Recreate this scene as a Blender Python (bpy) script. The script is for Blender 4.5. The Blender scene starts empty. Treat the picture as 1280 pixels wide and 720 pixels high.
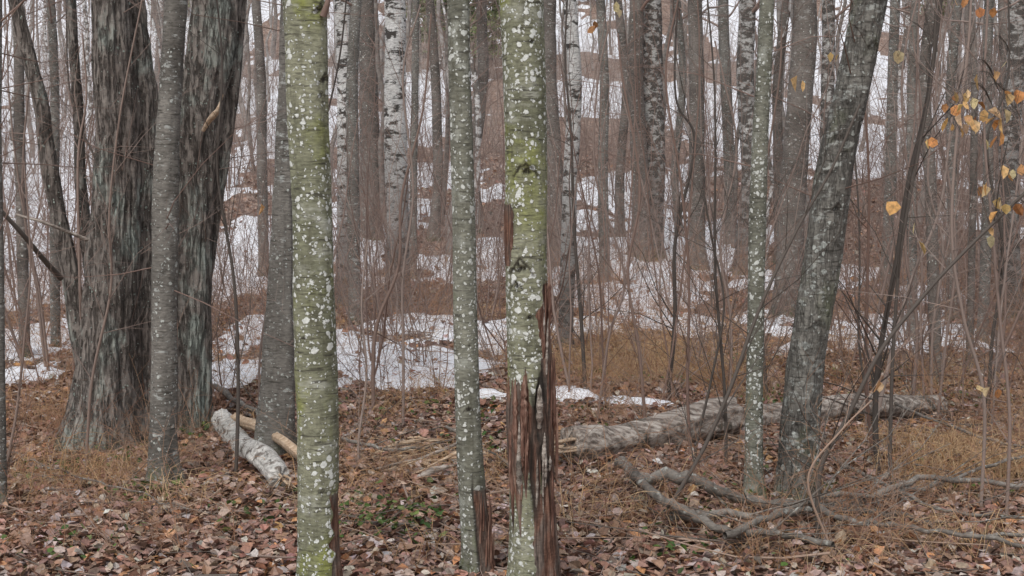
import bpy, math, random
import numpy as np
from mathutils import Vector
rng = np.random.default_rng(7)
random.seed(7)
scene = bpy.context.scene
scene.view_settings.view_transform = 'Standard'
scene.view_settings.look = 'None'
scene.view_settings.exposure = 0

# ------------------------------------------------------------------ noise
def _h(ix, iy, iz, s):
    n = (ix*374761393 + iy*668265263 + iz*1440662683 + s*974634777) & 0xFFFFFFFF
    n = ((n ^ (n >> 13))*1274126177) & 0xFFFFFFFF
    n = n ^ (n >> 16)
    return (n & 0xFFFF)/65535.0
def vn(x, y, z=0.0, s=0):
    x, y, z = np.broadcast_arrays(np.asarray(x, float), np.asarray(y, float), np.asarray(z, float))
    ix = np.floor(x).astype(np.int64); iy = np.floor(y).astype(np.int64); iz = np.floor(z).astype(np.int64)
    fx = x-ix; fy = y-iy; fz = z-iz
    fx = fx*fx*(3-2*fx); fy = fy*fy*(3-2*fy); fz = fz*fz*(3-2*fz)
    r = 0
    for a in (0, 1):
        for b in (0, 1):
            for c in (0, 1):
                w = (fx if a else 1-fx)*(fy if b else 1-fy)*(fz if c else 1-fz)
                r = r + w*_h(ix+a, iy+b, iz+c, s)
    return r
def fbm(x, y, z=0.0, s=0, o=4):
    t = 0; a = 0.5; n = 0
    for i in range(o):
        f = 2.03**i
        t = t + a*vn(np.asarray(x)*f, np.asarray(y)*f, np.asarray(z)*f, s+i*17); n += a; a *= 0.5
    return t/n

# ------------------------------------------------------------------ terrain
def sp(v, k):
    return k*np.logaddexp(0, np.asarray(v, float)/k)
def H(x, y):
    x = np.asarray(x, float); y = np.asarray(y, float)
    b = 0.115*sp(y-22, 3.0) + 0.10*sp(y-75, 8.0) - 0.2*sp(y-230, 20)
    b = b + 0.22*(fbm(x*0.3+5, y*0.3, 0, 3, 2)-0.5)
    b = b + 0.10*(fbm(x*1.3, y*1.3, 0, 9, 3)-0.5)
    b = b + 0.03*(fbm(x*7, y*7, 0, 11, 2)-0.5)
    b = b + sp((y-25)*0.02, 0.3)*(fbm(x*0.06, y*0.06, 0, 21, 2)-0.5)*3.0
    return b

CAMZ = 1.6; PITCH = math.radians(5.2); F = 1758.0
cp, sn = math.cos(PITCH), math.sin(PITCH)
def ray(px, py):
    u = (px-640)/F; v = (360-py)/F
    d = np.array([u, cp+v*sn, -sn+v*cp])
    return d/d[1]
def at(px, py, d):
    r = ray(px, py)*d
    return np.array([r[0], r[1], r[2]+CAMZ])
_ys = np.arange(3.0, 140, 0.03)
def gpt(px, py):
    r = ray(px, py)
    X = r[0]*_ys; Z = CAMZ+r[2]*_ys
    k = np.nonzero(Z < H(X, _ys))[0]
    d = _ys[k[0]] if len(k) else 120.0
    return np.array([r[0]*d, d, float(H(r[0]*d, d))])

# ------------------------------------------------------------------ mesh builder
class B:
    def __init__(s):
        s.V = []; s.Fc = []; s.M = []; s.A = []; s.n = 0
    def add(s, v, f, m=0, a=None):
        v = np.asarray(v, float); f = np.asarray(f, np.int64)
        s.V.append(v); s.Fc.append(f+s.n); s.M.append(np.full(len(f), m, np.int32))
        if a is None: a = np.zeros((len(v), 4), np.float32)
        s.A.append(a); s.n += len(v)
    def arrays(s):
        return np.concatenate(s.V).astype(np.float32), np.concatenate(s.Fc).astype(np.int32), np.concatenate(s.M)
    def make(s, name, mats, parent=None, link=True, smooth=True):
        V, Fc, M = s.arrays(); A = np.concatenate(s.A)
        return build(name, V, Fc, M, mats, A, parent, link, smooth, rnd=np.full(len(V), rng.random(), np.float32))
def build(name, V, Fc, M, mats, A=None, parent=None, link=True, smooth=True, rnd=None):
        me = bpy.data.meshes.new(name)
        me.vertices.add(len(V)); me.vertices.foreach_set('co', V.astype(np.float32).ravel())
        me.loops.add(Fc.size); me.loops.foreach_set('vertex_index', Fc.astype(np.int32).ravel())
        me.polygons.add(len(Fc)); me.polygons.foreach_set('loop_start', np.arange(0, Fc.size, 4, dtype=np.int32))
        me.polygons.foreach_set('loop_total', np.full(len(Fc), 4, np.int32))
        me.polygons.foreach_set('material_index', M)
        me.polygons.foreach_set('use_smooth', np.full(len(Fc), smooth, bool))
        for m in mats: me.materials.append(m)
        if A is not None:
            at_ = me.attributes.new('fx', 'FLOAT_COLOR', 'POINT')
            at_.data.foreach_set('color', A.astype(np.float32).ravel())
        if rnd is not None:
            at_ = me.attributes.new('rnd', 'FLOAT', 'POINT'); at_.data.foreach_set('value', rnd.astype(np.float32))
        me.update(calc_edges=True)
        if not link: return me
        ob = bpy.data.objects.new(name, me); scene.collection.objects.link(ob)
        if parent: ob.parent = parent
        return ob

def ringfaces(m, n):
    i = np.arange(m-1)[:, None]*n; j = np.arange(n)[None, :]; k = (np.arange(n)+1) % n
    return np.stack([i+j, i+k[None, :], i+n+k[None, :], i+n+j], -1).reshape(-1, 4)

def tube(b, P, R, n=3, mat=0, flat=1.0, attr=None):
    P = np.asarray(P, float); R = np.asarray(R, float)
    T = np.gradient(P, axis=0); T /= np.linalg.norm(T, axis=1)[:, None]+1e-9
    ov = P[-1]-P[0]; ref = np.zeros(3); ref[np.argmin(np.abs(ov))] = 1
    U = np.cross(T, ref); U /= np.linalg.norm(U, axis=1)[:, None]+1e-9
    W = np.cross(T, U)
    a = np.arange(n)*2*math.pi/n
    v = P[:, None, :]+R[:, None, None]*(np.cos(a)[None, :, None]*U[:, None, :]+flat*np.sin(a)[None, :, None]*W[:, None, :])
    b.add(v.reshape(-1, 3), ringfaces(len(P), n), mat)

def smooth_path(P, k=6):
    P = np.asarray(P, float); n = len(P)
    if n < 3: 
        t = np.linspace(0, 1, k+1)[:, None]; return P[0]*(1-t)+P[-1]*t
    Q = np.vstack([2*P[0]-P[1], P, 2*P[-1]-P[-2]])
    out = []
    for i in range(1, n):
        p0, p1, p2, p3 = Q[i-1], Q[i], Q[i+1], Q[i+2]
        for t in np.linspace(0, 1, k, endpoint=False):
            out.append(0.5*((2*p1)+(-p0+p2)*t+(2*p0-5*p1+4*p2-p3)*t*t+(-p0+3*p1-3*p2+p3)*t**3))
    out.append(P[-1]); return np.array(out)

def nrm(v): return v/(np.linalg.norm(v)+1e-9)
def grow(b, p, d, L, r, lev, mat=0, wob=0.25, up=0.05, kids=(5, 4, 3), ang=0.8, kl=(0.3, 0.6), sides=3, seg=None, tmin=0.15, rk=0.5):
    ns = seg or max(2, min(7, int(L/0.22)))
    P = [np.array(p, float)]; d = nrm(np.array(d, float)); st = L/ns; D = [d]
    for i in range(ns):
        d = nrm(d+rng.normal(0, wob, 3)*0.6+np.array([0, 0, up]))
        P.append(P[-1]+d*st); D.append(d)
    P = np.array(P); R = r*np.linspace(1, 0.22, ns+1)
    tube(b, P, R, sides, mat)
    if lev <= 0: return
    nk = kids[0]
    for k in range(int(rng.integers(max(1, nk-1), nk+2))):
        t = tmin+(1-tmin)*rng.random()*0.97; i = min(ns-1, int(t*ns)); f = t*ns-i
        q = P[i]*(1-f)+P[i+1]*f; rr = r*(1-0.78*t)
        pd = nrm(np.cross(D[i], rng.normal(0, 1, 3)))
        nd = nrm(D[i]*math.cos(ang)+pd*math.sin(ang)*(0.7+0.6*rng.random()))
        grow(b, q, nd, L*rng.uniform(*kl)*(1-0.45*t), max(0.0011, rr*rk), lev-1, mat, wob*1.15, up, kids[1:] or (2,), ang, kl, 3, None, 0.1, rk)

# ------------------------------------------------------------------ materials
class G:
    def __init__(s, name):
        s.m = bpy.data.materials.new(name); s.m.use_nodes = True; s.t = s.m.node_tree
        s.bs = s.t.nodes['Principled BSDF']; s.out = s.t.nodes['Material Output']
    def n(s, typ): return s.t.nodes.new(typ)
    def put(s, sock, v):
        if isinstance(v, bpy.types.NodeSocket): s.t.links.new(v, sock)
        else:
            if isinstance(v, (tuple, list)) and len(v) == 3 and sock.type == 'RGBA': v = (*v, 1)
            sock.default_value = v
    def obj(s):
        c = s.n('ShaderNodeTexCoord').outputs['Object']; o = s.n('ShaderNodeObjectInfo').outputs['Random']
        a = s.n('ShaderNodeVectorMath'); a.operation = 'ADD'; s.put(a.inputs[0], c)
        m = s.math('MULTIPLY', o, 37.0); s.put(a.inputs[1], m); return a.outputs[0]
    def math(s, op, a, b=0.0, clamp=False):
        x = s.n('ShaderNodeMath'); x.operation = op; x.use_clamp = clamp
        s.put(x.inputs[0], a); s.put(x.inputs[1], b); return x.outputs[0]
    def mapg(s, v, sc):
        x = s.n('ShaderNodeMapping'); s.put(x.inputs['Vector'], v); x.inputs['Scale'].default_value = sc; return x.outputs[0]
    def noise(s, v, sc, det=4, ro=0.55, dist=0.0, col=False):
        x = s.n('ShaderNodeTexNoise'); s.put(x.inputs['Vector'], v)
        x.inputs['Scale'].default_value = sc; x.inputs['Detail'].default_value = det
        x.inputs['Roughness'].default_value = ro; x.inputs['Distortion'].default_value = dist
        return x.outputs['Color' if col else 'Fac']
    def vor(s, v, sc, feat='F1'):
        x = s.n('ShaderNodeTexVoronoi'); x.feature = feat; s.put(x.inputs['Vector'], v); x.inputs['Scale'].default_value = sc
        return x
    def ramp(s, f, st):
        x = s.n('ShaderNodeValToRGB'); s.put(x.inputs[0], f); e = x.color_ramp.elements
        while len(e) < len(st): e.new(0.5)
        for q, (p, c) in zip(e, st):
            q.position = p; q.color = (c, c, c, 1) if not isinstance(c, tuple) else (*c, 1)
        return x.outputs[0]
    def mix(s, f, a, b, mode='MIX'):
        x = s.n('ShaderNodeMix'); x.data_type = 'RGBA'; x.blend_type = mode
        s.put(x.inputs[0], f); s.put(x.inputs[6], a); s.put(x.inputs[7], b); return x.outputs[2]
    def warp(s, v, sc, amt):
        nz = s.noise(v, sc, 2, 0.5, 0, True)
        a = s.n('ShaderNodeVectorMath'); a.operation = 'MULTIPLY_ADD'
        s.put(a.inputs[0], nz); a.inputs[1].default_value = (amt,)*3; s.put(a.inputs[2], v); return a.outputs[0]
    def attr(s, nm='fx'):
        x = s.n('ShaderNodeAttribute'); x.attribute_name = nm; return x
    def bump(s, hgt, dist, st=1.0):
        x = s.n('ShaderNodeBump'); s.put(x.inputs['Height'], hgt); x.inputs['Distance'].default_value = dist
        x.inputs['Strength'].default_value = st; s.put(s.bs.inputs['Normal'], x.outputs[0])
    def done(s, col, rough=0.85, spec=0.25):
        s.put(s.bs.inputs['Base Color'], col); s.put(s.bs.inputs['Roughness'], rough)
        s.bs.inputs['Specular IOR Level'].default_value = spec; return s.m

def bark(name, c1, c2, patch=None, pthr=(0.55, 0.62), pscale=9, pmap=(1, 1, 1), spot=0.0, sscale=34, spotc=(0.66, 0.68, 0.62),
         fine=(1, 1, 3), lent=0.6, furrow=0.0, bd=0.004, c3=None, basedark=0.0, c3t=(0.54, 0.68), wounds=False, stain=0.0):
    g = G(name); o = g.obj(); fx = g.attr()
    sep = g.n('ShaderNodeSeparateColor'); g.put(sep.inputs[0], fx.outputs['Color'])
    n1 = g.noise(o, 2.3, 4, 0.6)
    col = g.mix(g.ramp(n1, [(0.38, 0.0), (0.62, 1.0)]), c1, c2)
    if c3: col = g.mix(g.ramp(g.noise(g.mapg(o, (1.5, 1.5, 1)), 3.7, 3, 0.6), [(c3t[0], 0.0), (c3t[1], 0.9)]), col, c3)
    n2 = g.noise(g.mapg(o, fine), 38, 5, 0.65)
    col = g.mix(1.0, col, g.ramp(n2, [(0.25, 0.4), (0.5, 0.95), (0.75, 1.4)]), 'MULTIPLY')
    if patch:
        pn = g.noise(g.mapg(o, pmap), pscale, 6, 0.65)
        col = g.mix(g.ramp(pn, [(pthr[0], 0.0), (pthr[1], 1.0)]), col, patch)
    if stain > 0:
        sn_ = g.noise(g.mapg(o, (1, 1, 0.22)), 26, 5, 0.7)
        col = g.mix(g.math('MULTIPLY', g.ramp(sn_, [(0.5, 0.0), (0.66, 1.0)]), stain), col, (0.085, 0.08, 0.055))
    ln = g.noise(g.mapg(o, (7, 7, 60)), 1.6, 3, 0.6)
    lf = g.ramp(ln, [(0.58, 0.0), (0.66, 1.0)])
    col = g.mix(g.math('MULTIPLY', lf, lent), col, (0.045, 0.04, 0.032))
    hgt = n2
    if furrow > 0:
        fn = g.noise(g.mapg(g.warp(o, 8, 0.03), (1, 1, 0.14)), 46, 4, 0.65)
        ff = g.ramp(fn, [(0.40, 0.0), (0.52, 1.0)])
        col = g.mix(g.math('MULTIPLY', g.math('SUBTRACT', 1.0, ff), furrow), col, (0.03, 0.024, 0.02))
        hgt = g.math('ADD', hgt, g.math('MULTIPLY', ff, 2.0))
    if basedark > 0:
        xyz = g.n('ShaderNodeSeparateXYZ'); g.put(xyz.inputs[0], g.n('ShaderNodeTexCoord').outputs['Object'])
        z = g.math('ADD', xyz.outputs[2], g.math('MULTIPLY', g.noise(o, 3, 4), 1.8))
        col = g.mix(g.math('MULTIPLY', g.ramp(g.math('MULTIPLY', z, 0.25), [(0.3, 1.0), (0.75, 0.0)]), basedark), col, (0.085, 0.072, 0.062))
    if spot > 0:
        w = g.warp(g.warp(o, 40, 0.02), 170, 0.007)
        dens = g.ramp(g.noise(o, 5, 3), [(0.3, 0.4), (0.6, 1.0)])
        tot = None
        for sc, k in ((sscale, 0.58), (sscale*2.0, 0.62)):
            v = g.vor(w, sc); sc_ = g.n('ShaderNodeSeparateColor'); g.put(sc_.inputs[0], v.outputs['Color'])
            rr = g.math('MULTIPLY', g.math('POWER', sc_.outputs[0], 1.8), dens); rr = g.math('MULTIPLY', rr, k*spot)
            m = g.math('MULTIPLY', g.math('SUBTRACT', rr, v.outputs['Distance']), 12.0, True)
            tot = m if tot is None else g.math('MAXIMUM', tot, m)
        tot = g.math('MULTIPLY', tot, g.math('SUBTRACT', 1.0, sep.outputs[0], True))
        sc2 = g.mix(g.noise(o, 90, 2), tuple(q*0.7 for q in spotc), tuple(min(1, q*1.2) for q in spotc))
        col = g.mix(tot, col, sc2); hgt = g.math('ADD', hgt, tot)
    mn = g.noise(o, 30, 4, 0.7)
    mf = g.math('MULTIPLY', g.ramp(g.math('ADD', mn, sep.outputs[2]), [(0.75, 0.0), (1.0, 1.0)]), 0.75)
    col = g.mix(mf, col, g.mix(mn, (0.03, 0.045, 0.015), (0.14, 0.15, 0.055)))
    if wounds:
        wf = g.noise(g.mapg(g.warp(o, 6, 0.02), (1, 1, 0.06)), 110, 5, 0.75)
        wc = g.ramp(wf, [(0.3, (0.02, 0.011, 0.009)), (0.46, (0.10, 0.05, 0.034)), (0.60, (0.24, 0.13, 0.09)), (0.78, (0.44, 0.32, 0.24))])
        wc = g.mix(g.ramp(g.noise(g.mapg(o, (1, 1, 0.3)), 22, 3, 0.6), [(0.42, 0.0), (0.6, 0.8)]), wc, g.ramp(wf, [(0.35, (0.045, 0.038, 0.033)), (0.7, (0.24, 0.205, 0.175))]))
        col = g.mix(g.ramp(g.math('ADD', sep.outputs[0], g.math('MULTIPLY', g.math('SUBTRACT', mn, 0.5), 0.6)), [(0.42, 0.0), (0.55, 1.0)]), col, wc)
    col = g.mix(sep.outputs[1], col, (0.03, 0.025, 0.021))
    g.bump(hgt, bd, 0.9)
    return g.done(col, 0.8, 0.25)

M_aspen = bark('aspen_bark', (0.18, 0.185, 0.12), (0.30, 0.30, 0.21), patch=(0.38, 0.385, 0.315), pthr=(0.57, 0.68), pscale=6, pmap=(1, 1, 2.5), spot=1.15, sscale=44, spotc=(0.72, 0.74, 0.69), c3=(0.27, 0.29, 0.085), lent=0.75, wounds=True, stain=0.6)
M_aspen2 = bark('aspen_bark_spotted', (0.165, 0.165, 0.13), (0.255, 0.255, 0.205), spot=1.15, sscale=44, spotc=(0.72, 0.74, 0.69), c3=(0.20, 0.23, 0.11), patch=(0.36, 0.37, 0.32), pthr=(0.56, 0.66), pscale=11, lent=0.7, c3t=(0.6, 0.74), wounds=True, stain=0.5)
M_willow = bark('willow_bark', (0.18, 0.152, 0.132), (0.28, 0.25, 0.222), patch=(0.37, 0.41, 0.365), pthr=(0.54, 0.66), pscale=4, pmap=(1, 1, 0.6), spot=0.6, sscale=40, spotc=(0.42, 0.48, 0.42), fine=(1, 1, 0.6), lent=0.25, furrow=0.65, bd=0.009)
M_grey = bark('alder_bark', (0.13, 0.12, 0.105), (0.23, 0.215, 0.19), patch=(0.40, 0.41, 0.385), pthr=(0.58, 0.65), pscale=13, pmap=(1, 1, 2.2), spot=0.75, sscale=34, spotc=(0.52, 0.54, 0.50), lent=0.75)
M_kbark = bark('mottled_alder_bark', (0.125, 0.118, 0.105), (0.22, 0.21, 0.185), patch=(0.37, 0.38, 0.35), pthr=(0.56, 0.63), pscale=14, pmap=(1, 1, 2.0), spot=0.75, sscale=26, spotc=(0.48, 0.50, 0.46), lent=0.75, fine=(1, 1, 1.5), bd=0.006, furrow=0.12, c3=(0.16, 0.17, 0.115))
M_dark = bark('dark_bark', (0.115, 0.10, 0.087), (0.205, 0.18, 0.158), patch=(0.36, 0.35, 0.325), pthr=(0.58, 0.66), pscale=12, pmap=(1, 1, 2.5), spot=0.5, sscale=22, lent=0.5)
M_birch = bark('birch_bark', (0.50, 0.49, 0.465), (0.70, 0.69, 0.665), patch=(0.06, 0.054, 0.048), pthr=(0.52, 0.58), pscale=7, pmap=(1, 1, 2.0), lent=0.9, basedark=0.85)
M_branch = bark('fallen_branch_bark', (0.14, 0.123, 0.105), (0.27, 0.245, 0.215), patch=(0.38, 0.385, 0.35), pthr=(0.58, 0.66), pscale=30, lent=0.3, fine=(1, 1, 1))

def cheapbark(name, a, b_, sc, stv):
    g = G(name); o = g.obj(); n = g.noise(g.mapg(o, (1, 1, 1.8)), sc, 3, 0.65)
    return g.done(g.ramp(n, [(stv[0], a), (stv[1], b_)]), 0.85, 0.2)
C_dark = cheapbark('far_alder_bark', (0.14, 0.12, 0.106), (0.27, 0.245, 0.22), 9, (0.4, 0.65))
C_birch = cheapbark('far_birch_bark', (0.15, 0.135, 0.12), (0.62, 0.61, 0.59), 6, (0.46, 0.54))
C_haze = cheapbark('far_hazed_aspen_bark', (0.22, 0.197, 0.178), (0.37, 0.345, 0.32), 8, (0.4, 0.65))  # bark lightened in its colour to stand in for misty air

def twigmat(name, cols):
    g = G(name); r = g.attr('rnd').outputs['Fac']
    k = len(cols); return g.done(g.ramp(r, [(i/(k-1), c) for i, c in enumerate(cols)]), 0.7, 0.3)
M_twig = twigmat('twig_bark', [(0.20, 0.13, 0.105), (0.32, 0.255, 0.22), (0.22, 0.14, 0.11), (0.28, 0.21, 0.175)])
M_twighaze = twigmat('far_hazed_twig_bark', [(0.29, 0.225, 0.195), (0.43, 0.375, 0.34), (0.33, 0.265, 0.235)])  # paler than the near twigs: distance haze put into the colour
M_twigd = twigmat('dark_twig_bark', [(0.08, 0.067, 0.058), (0.14, 0.118, 0.10)])
M_cane = twigmat('cane_bark', [(0.29, 0.125, 0.075), (0.44, 0.28, 0.17), (0.35, 0.18, 0.105), (0.36, 0.26, 0.20)])
M_grass = twigmat('dry_grass', [(0.44, 0.245, 0.12), (0.58, 0.42, 0.25), (0.50, 0.28, 0.13)])

def colattr(name, rough=0.6, transl=0.0, spec=0.4):
    g = G(name); a = g.attr().outputs['Color']; o = g.n('ShaderNodeTexCoord').outputs['Object']
    c = g.mix(1.0, a, g.ramp(g.noise(o, 70, 2, 0.6), [(0.3, 0.65), (0.7, 1.25)]), 'MULTIPLY')
    m = g.done(c, rough, spec)
    if transl:
        tr = g.n('ShaderNodeBsdfTranslucent'); g.put(tr.inputs[0], c); mx = g.n('ShaderNodeMixShader'); mx.inputs[0].default_value = transl
        g.t.links.new(g.bs.outputs[0], mx.inputs[1]); g.t.links.new(tr.outputs[0], mx.inputs[2]); g.t.links.new(mx.outputs[0], g.out.inputs[0])
    return m
M_leaf = colattr('dead_leaf', 0.45, 0, 0.45)
M_dleaf = colattr('dry_hanging_leaf', 0.6, 0.35, 0.3)
M_green = colattr('green_leaf', 0.5, 0.2, 0.3)

g = G('forest_floor'); o = g.n('ShaderNodeTexCoord').outputs['Object']
w = g.warp(o, 14, 0.05); v = g.vor(w, 17); sc_ = g.n('ShaderNodeSeparateColor'); g.put(sc_.inputs[0], v.outputs['Color'])
c = g.ramp(sc_.outputs[0], [(0.0, (0.09, 0.06, 0.045)), (0.3, (0.21, 0.13, 0.092)), (0.6, (0.30, 0.19, 0.14)), (0.85, (0.37, 0.29, 0.24)), (1.0, (0.44, 0.37, 0.33))])
c = g.mix(1.0, c, g.ramp(g.noise(o, 1.1, 5, 0.6), [(0.3, 0.65), (0.7, 1.25)]), 'MULTIPLY')
c = g.mix(g.ramp(g.noise(o, 0.9, 5, 0.7), [(0.6, 0.0), (0.72, 0.55)]), c, (0.12, 0.13, 0.06))
M_ground = g.done(c, 0.75, 0.3)

g = G('old_snow'); o = g.n('ShaderNodeTexCoord').outputs['Object']
c = g.mix(g.ramp(g.noise(o, 3, 5, 0.6), [(0.35, 0.0), (0.7, 1.0)]), (0.82, 0.835, 0.87), (0.90, 0.905, 0.925))
c = g.mix(g.ramp(g.noise(o, 26, 4, 0.75), [(0.65, 0.0), (0.73, 0.7)]), c, (0.30, 0.22, 0.17))
g.bump(g.noise(o, 12, 3, 0.6), 0.02, 0.5); M_snow = g.done(c, 0.6, 0.3)

g = G('rotten_wood'); o = g.obj(); o2 = g.mapg(o, (0.15, 1, 1))
n = g.noise(g.warp(o2, 5, 0.03), 38, 5, 0.65)
c = g.ramp(n, [(0.3, (0.06, 0.048, 0.04)), (0.44, (0.19, 0.155, 0.13)), (0.54, (0.37, 0.32, 0.275)), (0.68, (0.58, 0.53, 0.47))])
c = g.mix(g.ramp(g.noise(o, 7, 5, 0.7), [(0.56, 0.0), (0.63, 0.85)]), c, (0.07, 0.06, 0.045))
g.bump(n, 0.012, 1.0); M_log = g.done(c, 0.75, 0.3)
g = G('splintered_wood'); o = g.obj(); n = g.noise(g.mapg(o, (0.3, 1, 1)), 60, 4, 0.6)
M_split = g.done(g.ramp(n, [(0.3, (0.33, 0.215, 0.135)), (0.7, (0.64, 0.51, 0.37))]), 0.7, 0.3)
g = G('torn_wood'); o = g.obj(); n = g.noise(g.mapg(o, (1, 1, 0.1)), 90, 4, 0.6)
M_torn = g.done(g.ramp(n, [(0.3, (0.05, 0.024, 0.018)), (0.5, (0.19, 0.10, 0.072)), (0.72, (0.40, 0.28, 0.215))]), 0.7, 0.3)

# ------------------------------------------------------------------ ground + snow
ys = np.concatenate([np.arange(-10, 3.5, 0.35), np.arange(3.5, 17, 0.055), 17*1.011**np.arange(0, 190), 17*1.011**190*1.06**np.arange(1, 34)])
t = np.linspace(-1, 1, 330)
wid = 7+0.58*np.maximum(ys, 0)+2.0*np.maximum(ys-130, 0)
Yg = np.repeat(ys[:, None], len(t), 1); Xg = wid[:, None]*t[None, :]
Zg = H(Xg, Yg)
nr, nc = Xg.shape
ii = (np.arange(nr-1)[:, None]*nc+np.arange(nc-1)[None, :])
GF = np.stack([ii, ii+1, ii+nc+1, ii+nc], -1).reshape(-1, 4)
b = B(); b.add(np.stack([Xg, Yg, Zg], -1).reshape(-1, 3), GF); b.make('forest_ground', [M_ground])

patches = [(455,445,95,20),(500,468,60,12),(600,420,55,12),(520,412,50,7),(310,425,36,20),(300,472,44,10),(720,505,46,8),(800,510,56,9),(610,505,24,7),
 (790,370,80,12),(835,358,50,10),(760,312,75,14),(870,305,65,10),(620,310,40,11),(800,396,44,11),(1080,412,110,18),(970,415,36,11),(870,410,44,11),
 (720,412,50,10),(1155,370,40,11),(35,424,80,22),(470,268,70,13),(620,242,40,9),(800,245,60,9),(720,280,50,8),(330,300,60,30),(1240,285,40,10),(520,455,50,12),
 (900,288,50,7),(30,370,60,20),(30,330,70,14),(980,150,60,26),(760,370,40,10),(1010,440,30,7),(30,470,40,8),(1050,340,50,9),(960,360,40,8),(680,350,40,8)]
PW = []
for (px, py, hw, hh) in patches:
    c0 = gpt(px, py); y1 = gpt(px, py-hh)[1]; y2 = gpt(px, py+hh)[1]
    PW.append((c0[0], (y1+y2)/2, hw*c0[1]/F*1.05, max(0.22, (y1-y2)/2*1.15)))
def snow_t(x, y):
    q = np.full(x.shape, 9.0)
    for (cx, cy, a, c_) in PW:
        q = np.minimum(q, np.sqrt(((x-cx)/a)**2+((y-cy)/c_)**2))
    n = fbm(x*1.2, y*0.9, 0, 40, 4)-0.5; n2 = fbm(x*4, y*2.5, 0, 44, 3)-0.5
    s = (1.22-q)+1.8*n+1.5*n2
    s = np.where(y < 8.6, -1, s)
    br = x/np.maximum(y, 1)
    f1 = fbm(x*0.36, y*0.2, 0, 50, 5); f2 = fbm(x*0.34, y*0.08, 0, 57, 5)
    fa = np.clip((y-30)/8, 0, 1); f = f1*(1-fa)+f2*fa
    thr = 0.585-0.02*np.clip((y-20)/10, 0, 1)-0.10*np.clip((y-36)/10, 0, 1)
    thr = thr-0.24*np.clip((-br-0.15)/0.08, 0, 1)*np.clip((y-12)/5, 0, 1)
    s2 = (f-thr)*6+1.0*n2
    s2 = np.where(y < 14, s2-(14-y)*0.6, s2)
    s = np.maximum(np.minimum(s, 0.9), s2)
    return np.clip(s*0.12, -0.12, 0.07)+np.clip((y-14)*0.0015, 0, 0.04)*(s > 0)
tt = snow_t(Xg, Yg)
mask = (tt > -0.06) & (Yg > 8)
fm = mask.ravel()[GF].any(1)
b = B()
SV = np.stack([Xg, Yg, Zg+tt*1.0-0.004], -1).reshape(-1, 3)
used = np.unique(GF[fm]); remap = np.full(len(SV), -1); remap[used] = np.arange(len(used))
b.add(SV[used], remap[GF[fm]]); b.make('snow', [M_snow])

# ------------------------------------------------------------------ leaf litter
PAL = np.array([(0.28, 0.15, 0.10), (0.35, 0.21, 0.15), (0.39, 0.285, 0.225), (0.46, 0.39, 0.35), (0.13, 0.08, 0.062), (0.23, 0.135, 0.10), (0.48, 0.25, 0.12), (0.32, 0.19, 0.15), (0.55, 0.49, 0.45)])  # pale pinkish greys paint the wet leaves' sheen as colour
PW_ = np.array([0.19, 0.18, 0.16, 0.09, 0.10, 0.12, 0.06, 0.09, 0.02]); PW_ /= PW_.sum()
def leaves(b, P, size, tilt, pal, pw, mat=0, cl=1.0, droop=False):
    n = len(P)
    L = size*rng.uniform(0.55, 1.2, n); Wd = L*rng.uniform(0.28, 0.46, n); curl = rng.uniform(-0.3, 0.6, n)*L*cl
    tpl = np.array([(-0.5, 0), (-0.2, -1), (0.22, -0.8), (0.5, 0), (0.22, 0.8), (-0.2, 1)])
    lx = tpl[None, :, 0]*L[:, None]; ly = tpl[None, :, 1]*Wd[:, None]
    lx = lx*(1+rng.normal(0, 0.12, lx.shape)); ly = ly*(1+rng.normal(0, 0.15, ly.shape))
    lz = curl[:, None]*(np.abs(tpl[None, :, 1])*0.8+tpl[None, :, 0]**2*1.2)*0.8+rng.normal(0, 0.04, lx.shape)*L[:, None]
    v = np.stack([lx, ly, lz], -1)
    def rot(v, ax, a):
        c, s = np.cos(a)[:, None], np.sin(a)[:, None]
        i, j = [(1, 2), (2, 0), (0, 1)][ax]
        o = v.copy(); o[..., i] = v[..., i]*c-v[..., j]*s; o[..., j] = v[..., i]*s+v[..., j]*c; return o
    v = rot(v, 0, rng.normal(0, tilt, n)); v = rot(v, 1, (rng.normal(0, tilt, n) if not droop else rng.normal(1.3, 0.4, n))); v = rot(v, 2, rng.uniform(0, 6.283, n))
    v = v+P[:, None, :]
    k = np.arange(n)[:, None]*6
    f = np.concatenate([k+np.array([[0, 1, 2, 3]]), k+np.array([[0, 3, 4, 5]])])
    c = pal[rng.choice(len(pal), n, p=pw)]*rng.uniform(0.7, 1.3, (n, 1))*rng.uniform(0.92, 1.08, (n, 3))
    A = np.ones((n, 6, 4)); A[..., :3] = c[:, None, :]
    b.add(v.reshape(-1, 3), f, mat, A.reshape(-1, 4))
def scatter(n, y0, y1, k=0.42, m=1.0):
    u = rng.random(n); y = (y0**1.3+(y1**1.3-y0**1.3)*u)**(1/1.3)
    x = rng.uniform(-1, 1, n)*(k*y+m); return x, y
b = B()
for n, y0, y1, sz, tl in ((90000, 4.0, 9.5, 0.050, 0.4), (60000, 9.0, 17, 0.065, 0.45), (26000, 16, 34, 0.10, 0.5)):
    x, y = scatter(n, y0, y1)
    ts = snow_t(x, y); keep = (ts < 0.0) | (rng.random(n) < 0.03)
    x, y, ts = x[keep], y[keep], ts[keep]
    z = H(x, y)+np.maximum(ts, 0)+np.abs(rng.normal(0, 0.012, len(x)))+0.004
    leaves(b, np.stack([x, y, z], -1), sz, tl, PAL, PW_)
b.make('leaf_litter', [M_leaf], smooth=False)

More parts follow.
